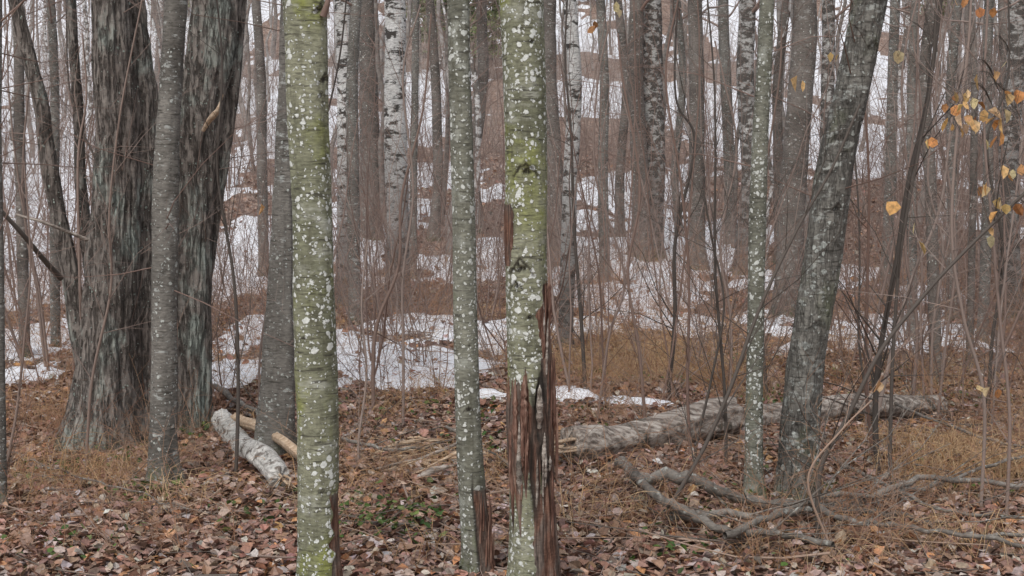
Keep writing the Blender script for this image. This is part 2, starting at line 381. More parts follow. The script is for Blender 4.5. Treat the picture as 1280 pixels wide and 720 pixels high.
b = B()
GP = np.array([(0.06, 0.11, 0.03), (0.10, 0.16, 0.04), (0.17, 0.21, 0.07)])
for (px, py, k, s) in ((480,650,150,0.17),(500,665,80,0.13),(250,540,90,0.12),(790,480,140,0.25),(960,505,140,0.25),(100,690,50,0.2),(1010,620,80,0.10),(190,625,80,0.10),(700,520,90,0.25),(1130,480,130,0.35),(860,700,40,0.2),(620,560,60,0.25),(1230,600,60,0.25),(60,600,60,0.2),(340,650,50,0.2),(130,585,90,0.15),(900,640,40,0.25),(880,460,90,0.3),(1200,500,90,0.3),(540,520,70,0.3)):
    c0 = gpt(px, py); P = c0+rng.normal(0, 1, (k, 3))*np.array([s, s, 0]); P[:, 2] = H(P[:, 0], P[:, 1])+rng.uniform(0.01, 0.07, k)
    leaves(b, P, 0.034, 0.5, GP, np.array([0.4, 0.4, 0.2]))
b.make('green_ground_plants', [M_green], smooth=False)

# ------------------------------------------------------------------ hero trunks
def colpts(pts, d):
    o = []
    for (px, py, w) in pts:
        p = at(px, py, d); o.append((p[0], p[1], p[2], 0.5*w*d/F))
    return o
def trunk(b, ctrl, mat=0, N=48, step=0.02, disp=None, fx=None, flare=0.35, sm=0.12, seed=0, lobes=5):
    c = np.array(sorted(ctrl, key=lambda q: q[2]))
    z = np.arange(c[0, 2], c[-1, 2], step)
    X = np.interp(z, c[:, 2], c[:, 0]); Y = np.interp(z, c[:, 2], c[:, 1]); R = np.interp(z, c[:, 2], c[:, 3])
    k = max(1, int(sm/step)); ker = np.hanning(2*k+3)[1:-1]; ker /= ker.sum()
    def cv(a): return np.convolve(np.pad(a, len(ker)//2, mode='reflect', reflect_type='odd'), ker, 'valid')[:len(z)]
    X, Y, R = cv(X), cv(Y), np.maximum(cv(R), 0.004)
    X = X+R*0.10*(fbm(z*1.7, 0*z+seed, 0, 70, 3)-0.5)*2
    th = np.linspace(0, 2*math.pi, N, endpoint=False)
    TH = th[None, :]; Z = z[:, None]
    gz = float(H(X[0], Y[0])); fl = np.exp(-np.maximum(Z-gz, 0)/(R[0]*1.3))
    rr = R[:, None]*(1+flare*fl*(1+0.5*np.cos(lobes*TH+seed)+0.3*np.cos((lobes-2)*TH+seed*2)))
    rr = rr*(1+0.10*(fbm(np.cos(TH)*1.2+seed, np.sin(TH)*1.2, Z*2.2, seed, 3)-0.5)*2)
    if disp is not None: rr = rr+disp(TH, Z, R[:, None], X[:, None], Y[:, None])
    v = np.stack([X[:, None]+rr*np.cos(TH), Y[:, None]+rr*np.sin(TH), Z+0*TH], -1)
    A = np.zeros(v.shape[:2]+(4,))
    A[..., 2] = np.exp(-np.maximum(Z-gz, 0)/0.16)*0.45
    if fx is not None:
        wv, sv = fx(TH, Z, R[:, None], X[:, None]); A[..., 0] = wv; A[..., 1] = sv
    b.add(v.reshape(-1, 3), ringfaces(len(z), N), mat, A.reshape(-1, 4))
    return z, X, Y, R
def full(pts, d, top=9.0, lean=0.5, base=True, rtop=0.35):
    c = colpts(pts, d); c.sort(key=lambda q: q[2])
    if base:
        x0, y0, z0, r0 = c[0]; gz = float(H(x0, y0))
        c = [q for q in c if q[2] > gz+0.02] or [c[-1]]
        sl = 0
        if len(c) > 1: sl = (c[0][0]-c[1][0])/(c[1][2]-c[0][2]+1e-6)*0.5
        r0 = c[0][3]; c.insert(0, (c[0][0]+sl*(c[0][2]-gz+0.1), d, gz-0.12, r0*1.05))
    a, e = c[-2], c[-1]; dx = (e[0]-a[0])/(e[2]-a[2]+1e-6)*lean
    n = 5
    for i in range(1, n+1):
        f = i/n; z = e[2]+(top-e[2])*f
        c.append((e[0]+dx*(z-e[2])+rng.normal(0, 0.08)*f, e[1]+rng.normal(0, 0.12)*f, z, e[3]*(1-(1-rtop*0.3)*f)))
    return c
def crown(b, tr, mat, z0, n=16, L=1.8, lev=2, low=0, lowz=(0.6, 2.5), r=0.25):
    z, X, Y, R = tr
    zt = z[-1]
    for i in range(n):
        zz = rng.uniform(z0, zt-0.1); k = min(len(z)-1, int(np.searchsorted(z, zz)))
        a = rng.uniform(0, 6.283); grow(b, (X[k], Y[k], z[k]), (math.cos(a), math.sin(a), rng.uniform(0.3, 1.0)), L*(1.15-0.8*(zz-z0)/(zt-z0))*rng.uniform(0.6, 1.1), max(0.004, R[k]*r), lev, mat, kids=(4, 3, 2), sides=4)
    for i in range(low):
        zz = rng.uniform(*lowz); k = min(len(z)-1, int(np.searchsorted(z, zz))); a = rng.uniform(0, 6.283)
        grow(b, (X[k], Y[k], z[k]), (math.cos(a), math.sin(a), rng.uniform(-0.2, 0.7)), rng.uniform(0.3, 1.0), 0.0035, 1, mat, kids=(5, 2), wob=0.35)

def zpy(py, d): return at(640, py, d)[2]
def sst(a, b_, x): 
    q = np.clip((x-a)/(b_-a), 0, 1); return q*q*(3-2*q)
def front(TH): return sst(0.0, 0.5, -np.sin(TH))
def mk(TH, Z, R, knots):
    s = 0; dd = 0
    for (po, zc, sz) in knots:
        tc = -math.acos(po); dth = (np.angle(np.exp(1j*(TH-tc))))*R; dz = Z-zc
        nz = (vn(TH*9, Z*70, 0, 4)-0.5)
        q = np.sqrt((dth/(sz*0.75))**2+(dz/(sz*0.55))**2)
        core = sst(1.15, 0.5, q+nz*0.9)*(0.55+0.45*sst(0.35, 0.6, vn(dth*260, dz*260, 0, 6)))
        fold = sz*0.95-np.abs(dth)*1.05+nz*sz*0.5
        arch = np.exp(-((dz-fold)/(sz*0.20))**2)*sst(2.0*sz, 1.2*sz, np.abs(dth))
        arch2 = np.exp(-((dz-fold*0.8-sz*0.55)/(sz*0.12))**2)*sst(1.7*sz, 1.0*sz, np.abs(dth))*0.5
        s = np.maximum.reduce([s+0*core, core*0.9, arch*0.9, arch2])
        dd = dd+np.exp(-((dz-fold-sz*0.3)/(sz*0.4))**2)*sst(1.8*sz, 0.8*sz, np.abs(dth))*sz*0.22-core*sz*0.22
    return s, dd

dA = 4.6
pa = [(381,-20,54),(384,60,52),(388,200,50),(391,300,51),(394,400,53),(398,500,52),(400,600,51),(401,700,54)]
KA = [(0.75, zpy(15, dA), 0.020), (0.9, zpy(100, dA), 0.022), (0.3, zpy(610, dA), 0.012), (-0.4, zpy(420, dA), 0.008), (0.75, zpy(120, dA), 0.012)]
def fxA(TH, Z, R, X):
    s, _ = mk(TH, Z, R, KA); e = 0.35*(vn(Z*30, TH*0+1, 0, 3)-0.5)
    w = sst(0.55, 0.75, np.cos(TH)+e)*sst(zpy(590, dA), zpy(640, dA), Z)
    return w, s
def dA_(TH, Z, R, X, Y): return mk(TH, Z, R, KA)[1]+0.003*(fbm(np.cos(TH)*3, np.sin(TH)*3, Z*30, 4, 3)-0.5)-fxA(TH, Z, R, X)[0]*0.006
b = B(); tr = trunk(b, full(pa, dA, 9.5), 0, 96, 0.006, dA_, fxA, 0.25, seed=1); crown(b, tr, 1, 3.4, 14, low=2, lowz=(2.4, 3.2))
tube(b, smooth_path([at(404, 20, dA-0.05), at(409, 5, dA-0.06), at(411, -6, dA-0.06)]), np.linspace(0.012, 0.006, 13), 8, 1)
b.make('aspen_tree', [M_aspen, M_twig])

dB = 4.9
pb = [(572,-20,26),(575,100,27),(578,200,28),(580,300,29),(581,400,31),(584,500,32),(590,600,34),(598,700,40)]
KB = [(0.1, zpy(510, dB), 0.014), (0.3, zpy(430, dB), 0.006)]
def fxB(TH, Z, R, X):
    s, _ = mk(TH, Z, R, KB); e = 0.35*(vn(Z*25, TH*0+1, 0, 5)-0.5)
    w = sst(-0.1, 0.25, np.cos(TH)+e-0.25*(Z-zpy(720, dB)))*sst(zpy(595, dB), zpy(625, dB), Z)
    cr = np.exp(-((np.cos(TH)-0.05+e*0.3)/0.09)**2)*sst(zpy(580, dB), zpy(610, dB), Z)*front(TH)
    return w, np.maximum(s, cr)
def dB_(TH, Z, R, X, Y): return mk(TH, Z, R, KB)[1]-fxB(TH, Z, R, X)[0]*0.006+fxB(TH, Z, R, X)[0]*0.01*(fbm(TH*6, Z*1.5, 0, 6, 2)-0.4)
b = B(); tr = trunk(b, full(pb, dB, 7.5), 0, 72, 0.006, dB_, fxB, 0.3, seed=2); crown(b, tr, 1, 3.2, 12, 1.3, low=2, lowz=(2.0, 3.0))
for i in range(9):
    zz = rng.uniform(zpy(700, dB), zpy(635, dB)); x0 = np.interp(zz, tr[0], tr[1]); r0 = np.interp(zz, tr[0], tr[3]); a = rng.uniform(-1.3, 0.2)
    p0 = np.array([x0+r0*math.cos(a), dB+r0*math.sin(a), zz]); L = rng.uniform(0.06, 0.2)
    tube(b, [p0-np.array([0, 0, L*0.5]), p0+np.array([0.003, -0.001, 0]), p0+np.array([rng.uniform(0, 0.012), -0.004, L*0.5])], [0.004, 0.005, 0.0008], 5, 2)
b.make('aspen_tree', [M_aspen2, M_twig, M_torn])

dC = 4.7
pc = [(651,-20,55),(653,60,54),(655,150,53),(658,230,53),(658,300,53),(660,360,52),(662,430,52),(664,470,54),(665,510,60),(665,560,61),(666,620,58),(668,700,59)]
KC = [(-0.02, zpy(214, dC), 0.030), (-0.28, zpy(334, dC), 0.030), (-0.5, zpy(356, dC), 0.016), (0.4, zpy(55, dC), 0.010), (0.1, zpy(395, dC), 0.012)]
def fxC(TH, Z, R, X):
    s, _ = mk(TH, Z, R, KC); e = 0.5*(vn(Z*22, TH*1.5, 0, 7)-0.5)+0.3*(vn(Z*60, TH*4, 0, 8)-0.5); cs = np.cos(TH)
    z1, z2, z3, z4 = zpy(345, dC), zpy(482, dC), zpy(620, dC), zpy(740, dC)
    w1 = sst(0.46, 0.62, cs+e*0.7)*sst(z1, z1-0.05, Z)
    tl = 0.16*(vn(TH*6, 0*Z, 0, 9)-0.5)
    w2 = sst(z2+0.01, z2-0.01, Z+tl)*sst(z3-0.06, z3+0.04, Z+0.25*(vn(TH*7, 0*Z, 0, 12)-0.5))
    w3 = sst(0.1, 0.35, np.abs(cs-0.55)*-1+0.75+e*0.3)*sst(z3+0.05, z3, Z)*0.9
    w4 = sst(-0.62, -0.75, cs+e*0.4)*sst(zpy(338, dC), zpy(325, dC), Z)*sst(zpy(245, dC), zpy(265, dC), Z)
    w = np.maximum.reduce([w1+0*Z, w2+0*cs, w3+0*Z, w4+0*Z])
    gro = np.exp(-((cs-0.05+0.08*np.sin(Z*14)+e*0.15)/0.11)**2)*front(TH)*sst(z2+0.02, z2-0.05, Z)*sst(z3-0.15, z3, Z)*0.9
    dk = sst(0.12, 0.25, cs+e*0.35)*sst(0.88, 0.72, cs+e*0.2)*sst(z2+0.03, z2-0.01, Z+tl)*sst(z3-0.02, z3+0.06, Z)
    dk = dk*(0.45+0.55*sst(0.42, 0.6, fbm(TH*5, Z*16, 0, 77, 3)))
    return w, np.maximum(np.maximum(s, gro), dk)
def dC_(TH, Z, R, X, Y):
    w, s = fxC(TH, Z, R, X)
    rid = fbm(np.cos(TH)*4+1.5*fbm(Z*2, TH*0, 0, 2, 2), np.sin(TH)*4, Z*1.1, 8, 3)
    return mk(TH, Z, R, KC)[1]-w*0.004+w*0.034*(rid-0.45)-s*0.006
b = B(); tr = trunk(b, full(pc, dC, 9.5), 0, 130, 0.005, dC_, fxC, 0.2, seed=3); crown(b, tr, 1, 3.4, 14)
def splint(b, px, py, L, wpx, out, mat=2, dcen=dC, tr=tr, lean=0.0, flat=0.45):
    z = zpy(py, dcen); x = at(px, py, dcen)[0]; xc = np.interp(z, tr[0], tr[1]); r = np.interp(z, tr[0], tr[3])
    cs = np.clip((x-xc)/r, -1.2, 1.2); yy = dcen-r*math.sqrt(max(0.0, 1-min(1, cs*cs)))+0.001
    ww = 0.5*wpx*dcen/F; p = np.array([x, yy, z]); dn = rng.uniform(0.25, 0.6)
    P = smooth_path([p+np.array([rng.normal(0, .002), 0.006, -L*dn]), p+np.array([0, -out*0.3, -L*0.15]), p+np.array([lean*0.4, -out*0.5, L*0.15]), p+np.array([lean, -out, L*0.5])], 6)
    t_ = np.linspace(0, 1, len(P)); R = ww*np.sin(np.clip(t_*0.93+0.09, 0, 1)*math.pi)**0.6+0.0006
    R = R*(1+rng.normal(0, 0.16, len(P)))
    tube(b, P, R, 6, mat, flat)
for i in range(18):
    splint(b, rng.uniform(638, 660), rng.uniform(505, 620), rng.uniform(0.08, 0.34), rng.uniform(3, 10), rng.uniform(0, 0.008), mat=2)
for i in range(7):
    splint(b, rng.uniform(666, 690), rng.uniform(500, 600), rng.uniform(0.05, 0.2), rng.uniform(4, 11), rng.uniform(0, 0.006), mat=3)
for i in range(8):
    splint(b, rng.uniform(676, 691), rng.uniform(370, 500), rng.uniform(0.12, 0.3), rng.uniform(4, 10), 0.008, lean=rng.uniform(-0.006, 0.010), mat=2+int(rng.integers(2)))
for (x_, y_, L, w_, m_) in ((640,290,0.15,6,2),(692,500,0.34,12,2),(696,560,0.30,8,2),(644,520,0.28,13,2),(690,640,0.3,8,2),(655,500,0.20,16,2),(674,505,0.16,15,3),(686,380,0.22,12,2),(649,570,0.3,12,3)):
    splint(b, x_, y_, L, w_, 0.012, mat=m_, flat=0.6)
b.make('aspen_tree', [M_aspen, M_twig, M_torn, M_log])

dW = 7.55
def furrowd(amp, sd):
    def f(TH, Z, R, X, Y):
        wv = fbm(np.cos(TH)*R*9, np.sin(TH)*R*9, Z*1.6, sd, 3)
        rg = 1-np.abs(2*fbm(np.cos(TH)*R*26+wv*1.5, np.sin(TH)*R*26, Z*2.6, sd+3, 3)-1)*1.0
        rg2 = fbm(np.cos(TH)*R*70, np.sin(TH)*R*70, Z*12, sd+5, 2)
        big = np.cos(3*TH+sd+Z*0.8)*0.07*R+np.cos(5*TH+sd*2+Z*0.5)*0.035*R
        return -amp*np.clip((rg-0.62)/0.38, 0, 1)*1.2+amp*0.7*(rg2-0.5)+big
    return f
b = B()
stems = [
 ([(137,-20,48),(140,60,52),(146,150,56),(145,250,62),(142,350,70),(138,450,80),(131,530,92),(128,575,104)], dW, 0.014, 0.22),
 ([(166,-20,26),(170,60,34),(176,130,44),(179,210,44),(178,320,44),(178,430,46),(180,530,50),(182,575,56)], dW+0.12, 0.012, 0.3),
 ([(272,-20,56),(266,50,58),(254,130,54),(246,220,48),(242,320,44),(240,420,42),(240,500,42),(241,552,48)], dW+0.35, 0.011, 0.25),
 ([(302,-20,22),(292,60,28),(281,150,28),(268,240,26),(256,320,26),(249,400,24),(246,480,22)], dW+0.42, 0.008, 0.1),
 ([(12,-20,15),(33,55,18),(52,130,20),(60,200,21),(74,270,22),(88,340,24),(100,410,27),(112,470,30),(118,560,34)], dW+0.1, 0.006, 0.1),
 ([(88,-20,12),(92,60,13),(98,140,14),(100,220,14),(108,300,16),(118,380,18),(122,480,20)], dW+0.3, 0.004, 0.1)]
for i, (p, d, am, fl) in enumerate(stems):
    N = 160 if i < 3 else 64
    c = full(p, d, 8.5-0.4*i, lean=0.6)
    tr = trunk(b, c, 0, N, 0.014 if i < 3 else 0.02, furrowd(am, 10+i), None, fl, seed=i+4, lobes=5)
    crown(b, tr, 1, 3.0, 8, 1.8, low=6, lowz=(1.0, 2.6))
tube(b, smooth_path([at(0, 262, 7), at(30, 295, 7.1), at(55, 325, 7.25), at(76, 348, 7.4)]), np.linspace(0.010, 0.016, 19), 8, 2)
tube(b, smooth_path([at(20, 268, 7.3), at(60, 280, 7.3), at(110, 300, 7.4)]), np.linspace(0.006, 0.010, 13), 6, 3)
tube(b, smooth_path([at(254, 163, 7.3), at(262, 150, 7.25), at(272, 138, 7.2), at(279, 118, 7.2)]), np.array(list(np.linspace(0.010, 0.017, 10))+list(np.linspace(0.016, 0.002, 9))), 8, 4)
b.make('willow_tree', [M_willow, M_twig, M_twigd, M_log, M_split])

dd = 6.45
b = B(); tr = trunk(b, full([(222,-20,27),(216,70,28),(210,160,30),(206,250,31),(205,350,32),(205,450,32),(203,550,33),(199,625,37)], dd, 8), 0, 64, 0.01,
   lambda TH, Z, R, X, Y: 0.005*(fbm(np.cos(TH)*3, np.sin(TH)*3, Z*14, 31, 3)-0.5), None, 0.6, seed=12)
crown(b, tr, 1, 2.8, 12, 1.4, low=6, lowz=(1.0, 2.6)); b.make('alder_tree', [M_grey, M_twig])

dE = gpt(345, 572)[1]
b = B(); tr = trunk(b, full([(360,-20,16),(358,100,20),(356,200,24),(353,300,30),(350,400,38),(347,480,44),(345,560,48)], dE, 7), 0, 72, 0.014, furrowd(0.006, 33), None, 0.25, seed=13)
crown(b, tr, 1, 2.8, 12, 1.5, low=5, lowz=(1.0, 2.6)); b.make('alder_tree', [M_grey, M_twig])

dJ = gpt(942, 628)[1]
b = B(); tr = trunk(b, full([(960,-20,18),(956,80,19),(950,180,20),(947,280,21),(945,380,21),(943,480,22),(942,620,24)], dJ, 7), 0, 56, 0.01, None, None, 0.4, seed=14)
crown(b, tr, 1, 2.8, 12, 1.3, low=6, lowz=(0.8, 2.6)); b.make('aspen_tree', [M_aspen2, M_twig])
dK = gpt(996, 630)[1]
KK = [(0.2, zpy(262, dK), 0.03), (-0.3, zpy(175, dK), 0.03), (0.1, zpy(405, dK), 0.03), (0.5, zpy(60, dK), 0.03)]
b = B(); tr = trunk(b, full([(1092,-20,44),(1078,50,42),(1066,110,42),(1052,170,43),(1040,230,45),(1030,300,46),(1020,370,47),(1010,430,47),(1003,500,47),(998,570,48),(995,628,52)], dK, 8.5, 0.8), 0, 96, 0.01,
   lambda TH, Z, R, X, Y: mk(TH, Z, R, KK)[1]+0.012*(fbm(np.cos(TH)*2, np.sin(TH)*2, Z*10, 35, 4)-0.5), lambda TH, Z, R, X: (0*TH+0*Z, mk(TH, Z, R, KK)[0]*0.5), 0.3, seed=15)
crown(b, tr, 1, 2.8, 14, 1.8, low=8, lowz=(1.0, 2.6)); b.make('leaning_alder_tree', [M_kbark, M_twig])

# ------------------------------------------------------------------ mid-distance trees
mids = [(427,434,24,385,'b'),(494,502,30,388,'b'),(446,448,16,405,'g'),(536,542,13,300,'d'),(710,722,19,440,'b'),(686,690,22,335,'d'),(812,806,32,322,'w'),
 (797,802,22,326,'d'),(750,757,13,360,'g'),(868,872,20,338,'d'),(903,914,15,310,'g'),(936,930,24,345,'w'),(1006,1000,34,400,'d'),(1145,1140,12,430,'g'),
 (1168,1176,15,482,'d'),(1200,1190,13,400,'g'),(1237,1228,13,430,'g'),(1272,1266,26,400,'w'),(1213,1218,9,465,'d'),(457,462,26,300,'d'),(1036,1028,18,345,'w'),
 (22,34,14,450,'d'),(62,72,12,440,'g'),(318,330,13,350,'d'),(985,975,13,330,'d'),(1120,1105,14,380,'g'),(601,598,15,290,'d'),(770,775,12,300,'d'),
 (845,850,10,300,'g'),(520,516,10,350,'g'),(1255,1250,18,340,'d'),(-3,3,14,640,'g')]
M_dbirch = bark('dark_birch_bark', (0.32, 0.31, 0.29), (0.52, 0.51, 0.48), patch=(0.09, 0.08, 0.071), pthr=(0.45, 0.52), pscale=9, pmap=(1, 1, 1.6), lent=0.8, basedark=0.8)
mm = {'b': (M_birch, 'birch_tree'), 'w': (M_dbirch, 'birch_tree'), 'g': (M_grey, 'aspen_tree'), 'd': (M_dark, 'alder_tree')}
for i, (xt, xb, w, py, k) in enumerate(mids):
    base = gpt(xb, py); d = base[1]; top = CAMZ+d*0.13+rng.uniform(2.5, 5)
    j = rng.normal(0, 4 if k == 'b' else 6, 3)
    b = B(); tr = trunk(b, full([(xt, -20, w*0.85), (xt*0.7+xb*0.3+j[0], 100, w*0.9), (xt*0.4+xb*0.6+j[1], 220, w*0.97), (xb, py-3, w*1.08)], d, top), 0, 28, 0.04, None, None, 0.4, seed=20+i, sm=0.4)
    crown(b, tr, 1, CAMZ+d*0.09, 10, 1.5, low=22, lowz=(0.6, CAMZ+d*0.11)); b.make(mm[k][1], [mm[k][0], M_twig])

c0 = gpt(470, 272); b = B()
d = c0[1]; tr = trunk(b, [(c0[0], d, c0[2]-0.1, 17*d/F), (c0[0], d, c0[2]+70*d/F, 15*d/F)], 0, 40, 0.03, lambda TH, Z, R, X, Y: 0.02*(fbm(TH*4, Z, 0, 3, 2)-0.5), None, 0.4, seed=50)
a = np.linspace(0, 2*math.pi, 16, endpoint=False); rt = 15*d/F
for q in range(0, 16):
    a0 = a[q]; p = np.array([c0[0]+0.8*rt*math.cos(a0), d+0.8*rt*math.sin(a0), c0[2]+68*d/F])
    tube(b, [p-np.array([0, 0, .1]), p, p+np.array([0, 0, rng.uniform(.05, .25)])], [0.05, 0.05, 0.004], 5, 1)
b.make('tree_stump', [M_log, M_split])

# ------------------------------------------------------------------ plant prototypes (arrays), merged into masses
def proto_tree(hgt, r, mb, dense=1.0):
    b = B(); n = 14; z = np.linspace(-0.2, hgt, n); x = np.cumsum(rng.normal(0, 0.10, n)); y = np.cumsum(rng.normal(0, 0.10, n)); x -= x[0]; y -= y[0]
    c = [(x[i], y[i], z[i], r*(1.1-0.95*i/(n-1))) for i in range(n)]
    P = smooth_path(np.array([q[:3] for q in c]), 2); R = np.interp(P[:, 2], z, [q[3] for q in c]); tube(b, P, R, 8, mb)
    for i in range(int(34*dense)):
        zz = rng.uniform(0.05, 0.97)*hgt; f = zz/hgt; k_ = int(np.searchsorted(P[:, 2], zz)); k_ = min(k_, len(P)-1); a = rng.uniform(0, 6.283)
        L = (0.6+2.0*min(1, f*1.8)*(1.15-f))*rng.uniform(0.5, 1.1)
        grow(b, P[k_], (math.cos(a), math.sin(a), rng.uniform(0.1, 1.2)), L, 0.006+0.010*min(1, f*2)*(1.1-f), 1, 3, kids=(6, 3), wob=0.28)
    return b.arrays()
TR = [proto_tree(rng.uniform(8, 12), rng.uniform(0.035, 0.08), [0, 2, 0, 2, 1, 0, 2, 1, 2][k], 0.9) for k in range(9)]
TRF = [proto_tree(rng.uniform(10, 14), rng.uniform(0.045, 0.09), [2, 0, 2, 0, 1, 2][k], 0.85) for k in range(6)]
def proto_shrub(hgt, ns):
    b = B()
    for i in range(ns):
        a = rng.uniform(0, 6.283); p = np.array([math.cos(a), math.sin(a), 0])*rng.uniform(0, 0.18); p[2] = -0.06
        h_ = hgt*rng.uniform(0.5, 1.1)
        grow(b, p, (math.cos(a)*0.34, math.sin(a)*0.34, 1), h_, 0.003+0.0020*h_, 2, 0, wob=0.22, up=0.035, kids=(9, 3, 2), ang=0.95, kl=(0.22, 0.55), sides=3, seg=7, tmin=0.08)
    return b.arrays()
SH = [proto_shrub([1.6, 2.4, 3.2, 3.8, 2.0, 3.0][k % 6], [6, 5, 4, 4, 8, 5][k % 6]) for k in range(12)]
SHF = [proto_shrub([2.4, 3.2, 4.2, 3.6][k % 4], 6) for k in range(6)]
def proto_whip():
    b = B(); h_ = rng.uniform(3.0, 4.6)
    for j in range(int(rng.integers(1, 4))):
        grow(b, (rng.normal(0, .08), rng.normal(0, .08), -0.06), (rng.normal(0, .14), rng.normal(0, .14), 1), h_*rng.uniform(0.7, 1), rng.uniform(0.005, 0.012), 2, 0, wob=0.12, up=0.04, kids=(16, 3, 2), ang=1.0, kl=(0.12, 0.32), sides=5, seg=10, tmin=0.1, rk=0.3)
    return b.arrays()
WH = [proto_whip() for k in range(8)]
def proto_cane():
    b = B()
    for i in range(18):
        a = rng.uniform(0, 6.283); p = np.array([math.cos(a), math.sin(a), 0])*rng.uniform(0, 0.4); p[2] = -0.03
        grow(b, p, (rng.normal(0, 0.5), rng.normal(0, 0.5), 1), rng.uniform(0.25, 1.0), rng.uniform(0.0013, 0.0026), 1, 0, wob=0.24, up=-0.08, kids=(4, 2), kl=(0.2, 0.45), seg=6)
    return b.arrays()
CA = [proto_cane() for k in range(8)]
def proto_grass():
    b = B()
    for i in range(40):
        a = rng.uniform(0, 6.283); q = rng.uniform(0, 0.25); p = np.array([math.cos(a)*q, math.sin(a)*q, -0.02]); L = rng.uniform(0.12, 0.45); a2 = a+rng.normal(0, 0.9)
        o = np.array([math.cos(a2), math.sin(a2), 0]); dr = rng.uniform(0.6, 1.05)
        P = smooth_path([p, p+np.array([0, 0, L*0.35])+o*L*0.2, p+np.array([0, 0, L*0.42*(1.1-dr*0.5)])+o*L*0.5, p+np.array([0, 0, L*0.35*(1-dr)])+o*L*0.85], 2)
        tube(b, P, np.linspace(0.0026, 0.0006, len(P)), 3, 0, 0.4)
    return b.arrays()
GR = [proto_grass() for k in range(6)]
LOGS = [(gpt(705, 583)[:2], gpt(920, 550)[:2]), (gpt(350, 618)[:2], gpt(278, 542)[:2]), (gpt(930, 540)[:2], gpt(1180, 520)[:2])]
def near_log(x, y):
    p = np.array([x, y])
    for a, b_ in LOGS:
        t_ = np.clip(np.dot(p-a, b_-a)/np.dot(b_-a, b_-a), -0.05, 1.05); q = a+(b_-a)*t_
        if abs(x-q[0]) < 0.3 and -0.75 < y-q[1] < 0.25: return True
    return False
def rotm(rx, ry, rz):
    from mathutils import Euler
    return np.array(Euler((rx, ry, rz)).to_matrix(), np.float32)
class Mass:
    def __init__(s): s.V = []; s.F = []; s.M = []; s.R = []; s.n = 0
    def put(s, protos, X, Y, s0=0.8, s1=1.2, tilt=0.04, moff=0):
        Z = H(X, Y)
        for x, y, z in zip(X, Y, Z):
            if near_log(x, y) and rng.random() < 0.85: continue
            V, Fc, M = protos[int(rng.integers(len(protos)))]
            sc = rng.uniform(s0, s1); Rm = rotm(rng.normal(0, tilt), rng.normal(0, tilt), rng.uniform(0, 6.283))
            v = (V*np.float32(sc))@Rm.T+np.array([x, y, z], np.float32)
            s.V.append(v.astype(np.float32)); s.F.append(Fc+np.int32(s.n)); s.M.append(M+np.int32(moff)); s.R.append(np.full(len(v), rng.random(), np.float32)); s.n += len(v)
    def make(s, name, mats):
        return build(name, np.concatenate(s.V), np.concatenate(s.F), np.concatenate(s.M), mats, rnd=np.concatenate(s.R))
def area(n, y0, y1, k=0.44, m=1.0):
    y = np.sqrt(y0**2+(y1**2-y0**2)*rng.random(n)); x = rng.uniform(-1, 1, n)*(k*y+m); return x, y
m = Mass()
x, y = area(110, 19, 48); m.put(TR, x, y, 0.6, 1.1, 0.05)
m.make('distant_trees', [C_dark, C_birch, C_haze, M_twig])
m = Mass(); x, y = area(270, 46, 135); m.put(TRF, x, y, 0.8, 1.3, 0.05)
m.make('distant_trees', [C_dark, C_birch, C_haze, M_twighaze])
m = Mass()
x, y = area(190, 8.6, 15, 0.42, 0.8); m.put(SH, x, y, 0.35, 0.8, 0.14)
x, y = area(85, 7.6, 16, 0.42, 0.8); m.put(WH, x, y, 0.6, 1.1, 0.10)
x, y = area(110, 15, 34, 0.42, 0.8); m.put(WH, x, y, 0.8, 1.4, 0.08)
x, y = area(330, 14, 34); m.put(SH, x, y, 0.6, 1.05, 0.14)
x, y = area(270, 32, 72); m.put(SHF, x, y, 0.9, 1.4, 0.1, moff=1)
m.make('undergrowth_shrubs', [M_twig, M_twighaze])
m = Mass()
x, y = scatter(170, 4.9, 9, 0.42, 0.5); m.put(CA, x, y, 0.45, 0.9, 0.15)
x, y = area(330, 8.5, 19, 0.42, 0.5); m.put(CA, x, y, 0.6, 1.2, 0.15)
m.make('low_brush', [M_cane])
xs, ysl = [], []
for (px, py, n, sx, sy) in ((820,440,80,0.9,1.0),(780,470,30,0.7,0.7),(1230,600,34,0.4,0.4),(1240,520,28,0.6,0.6),(1150,560,18,0.5,0.5),(560,600,14,0.5,0.4),(350,650,10,0.3,0.3),(130,600,10,0.5,0.5),(900,480,24,0.8,0.7),(1000,680,11,1.0,0.4),(470,540,16,0.8,0.8),(700,450,20,0.8,0.8),(60,540,12,0.5,0.6),(1060,460,18,0.8,0.8)):
    c0 = gpt(px, py); xs += list(c0[0]+rng.normal(0, sx*0.7, n)); ysl += list(c0[1]+rng.normal(0, sy*0.7, n))
x, y = area(190, 5.4, 20, 0.42, 0.5); xs += list(x); ysl += list(y)
m = Mass(); m.put(GR, np.array(xs), np.maximum(5.2, np.array(ysl)), 0.5, 1.1, 0.15); m.make('dry_grass', [M_grass])

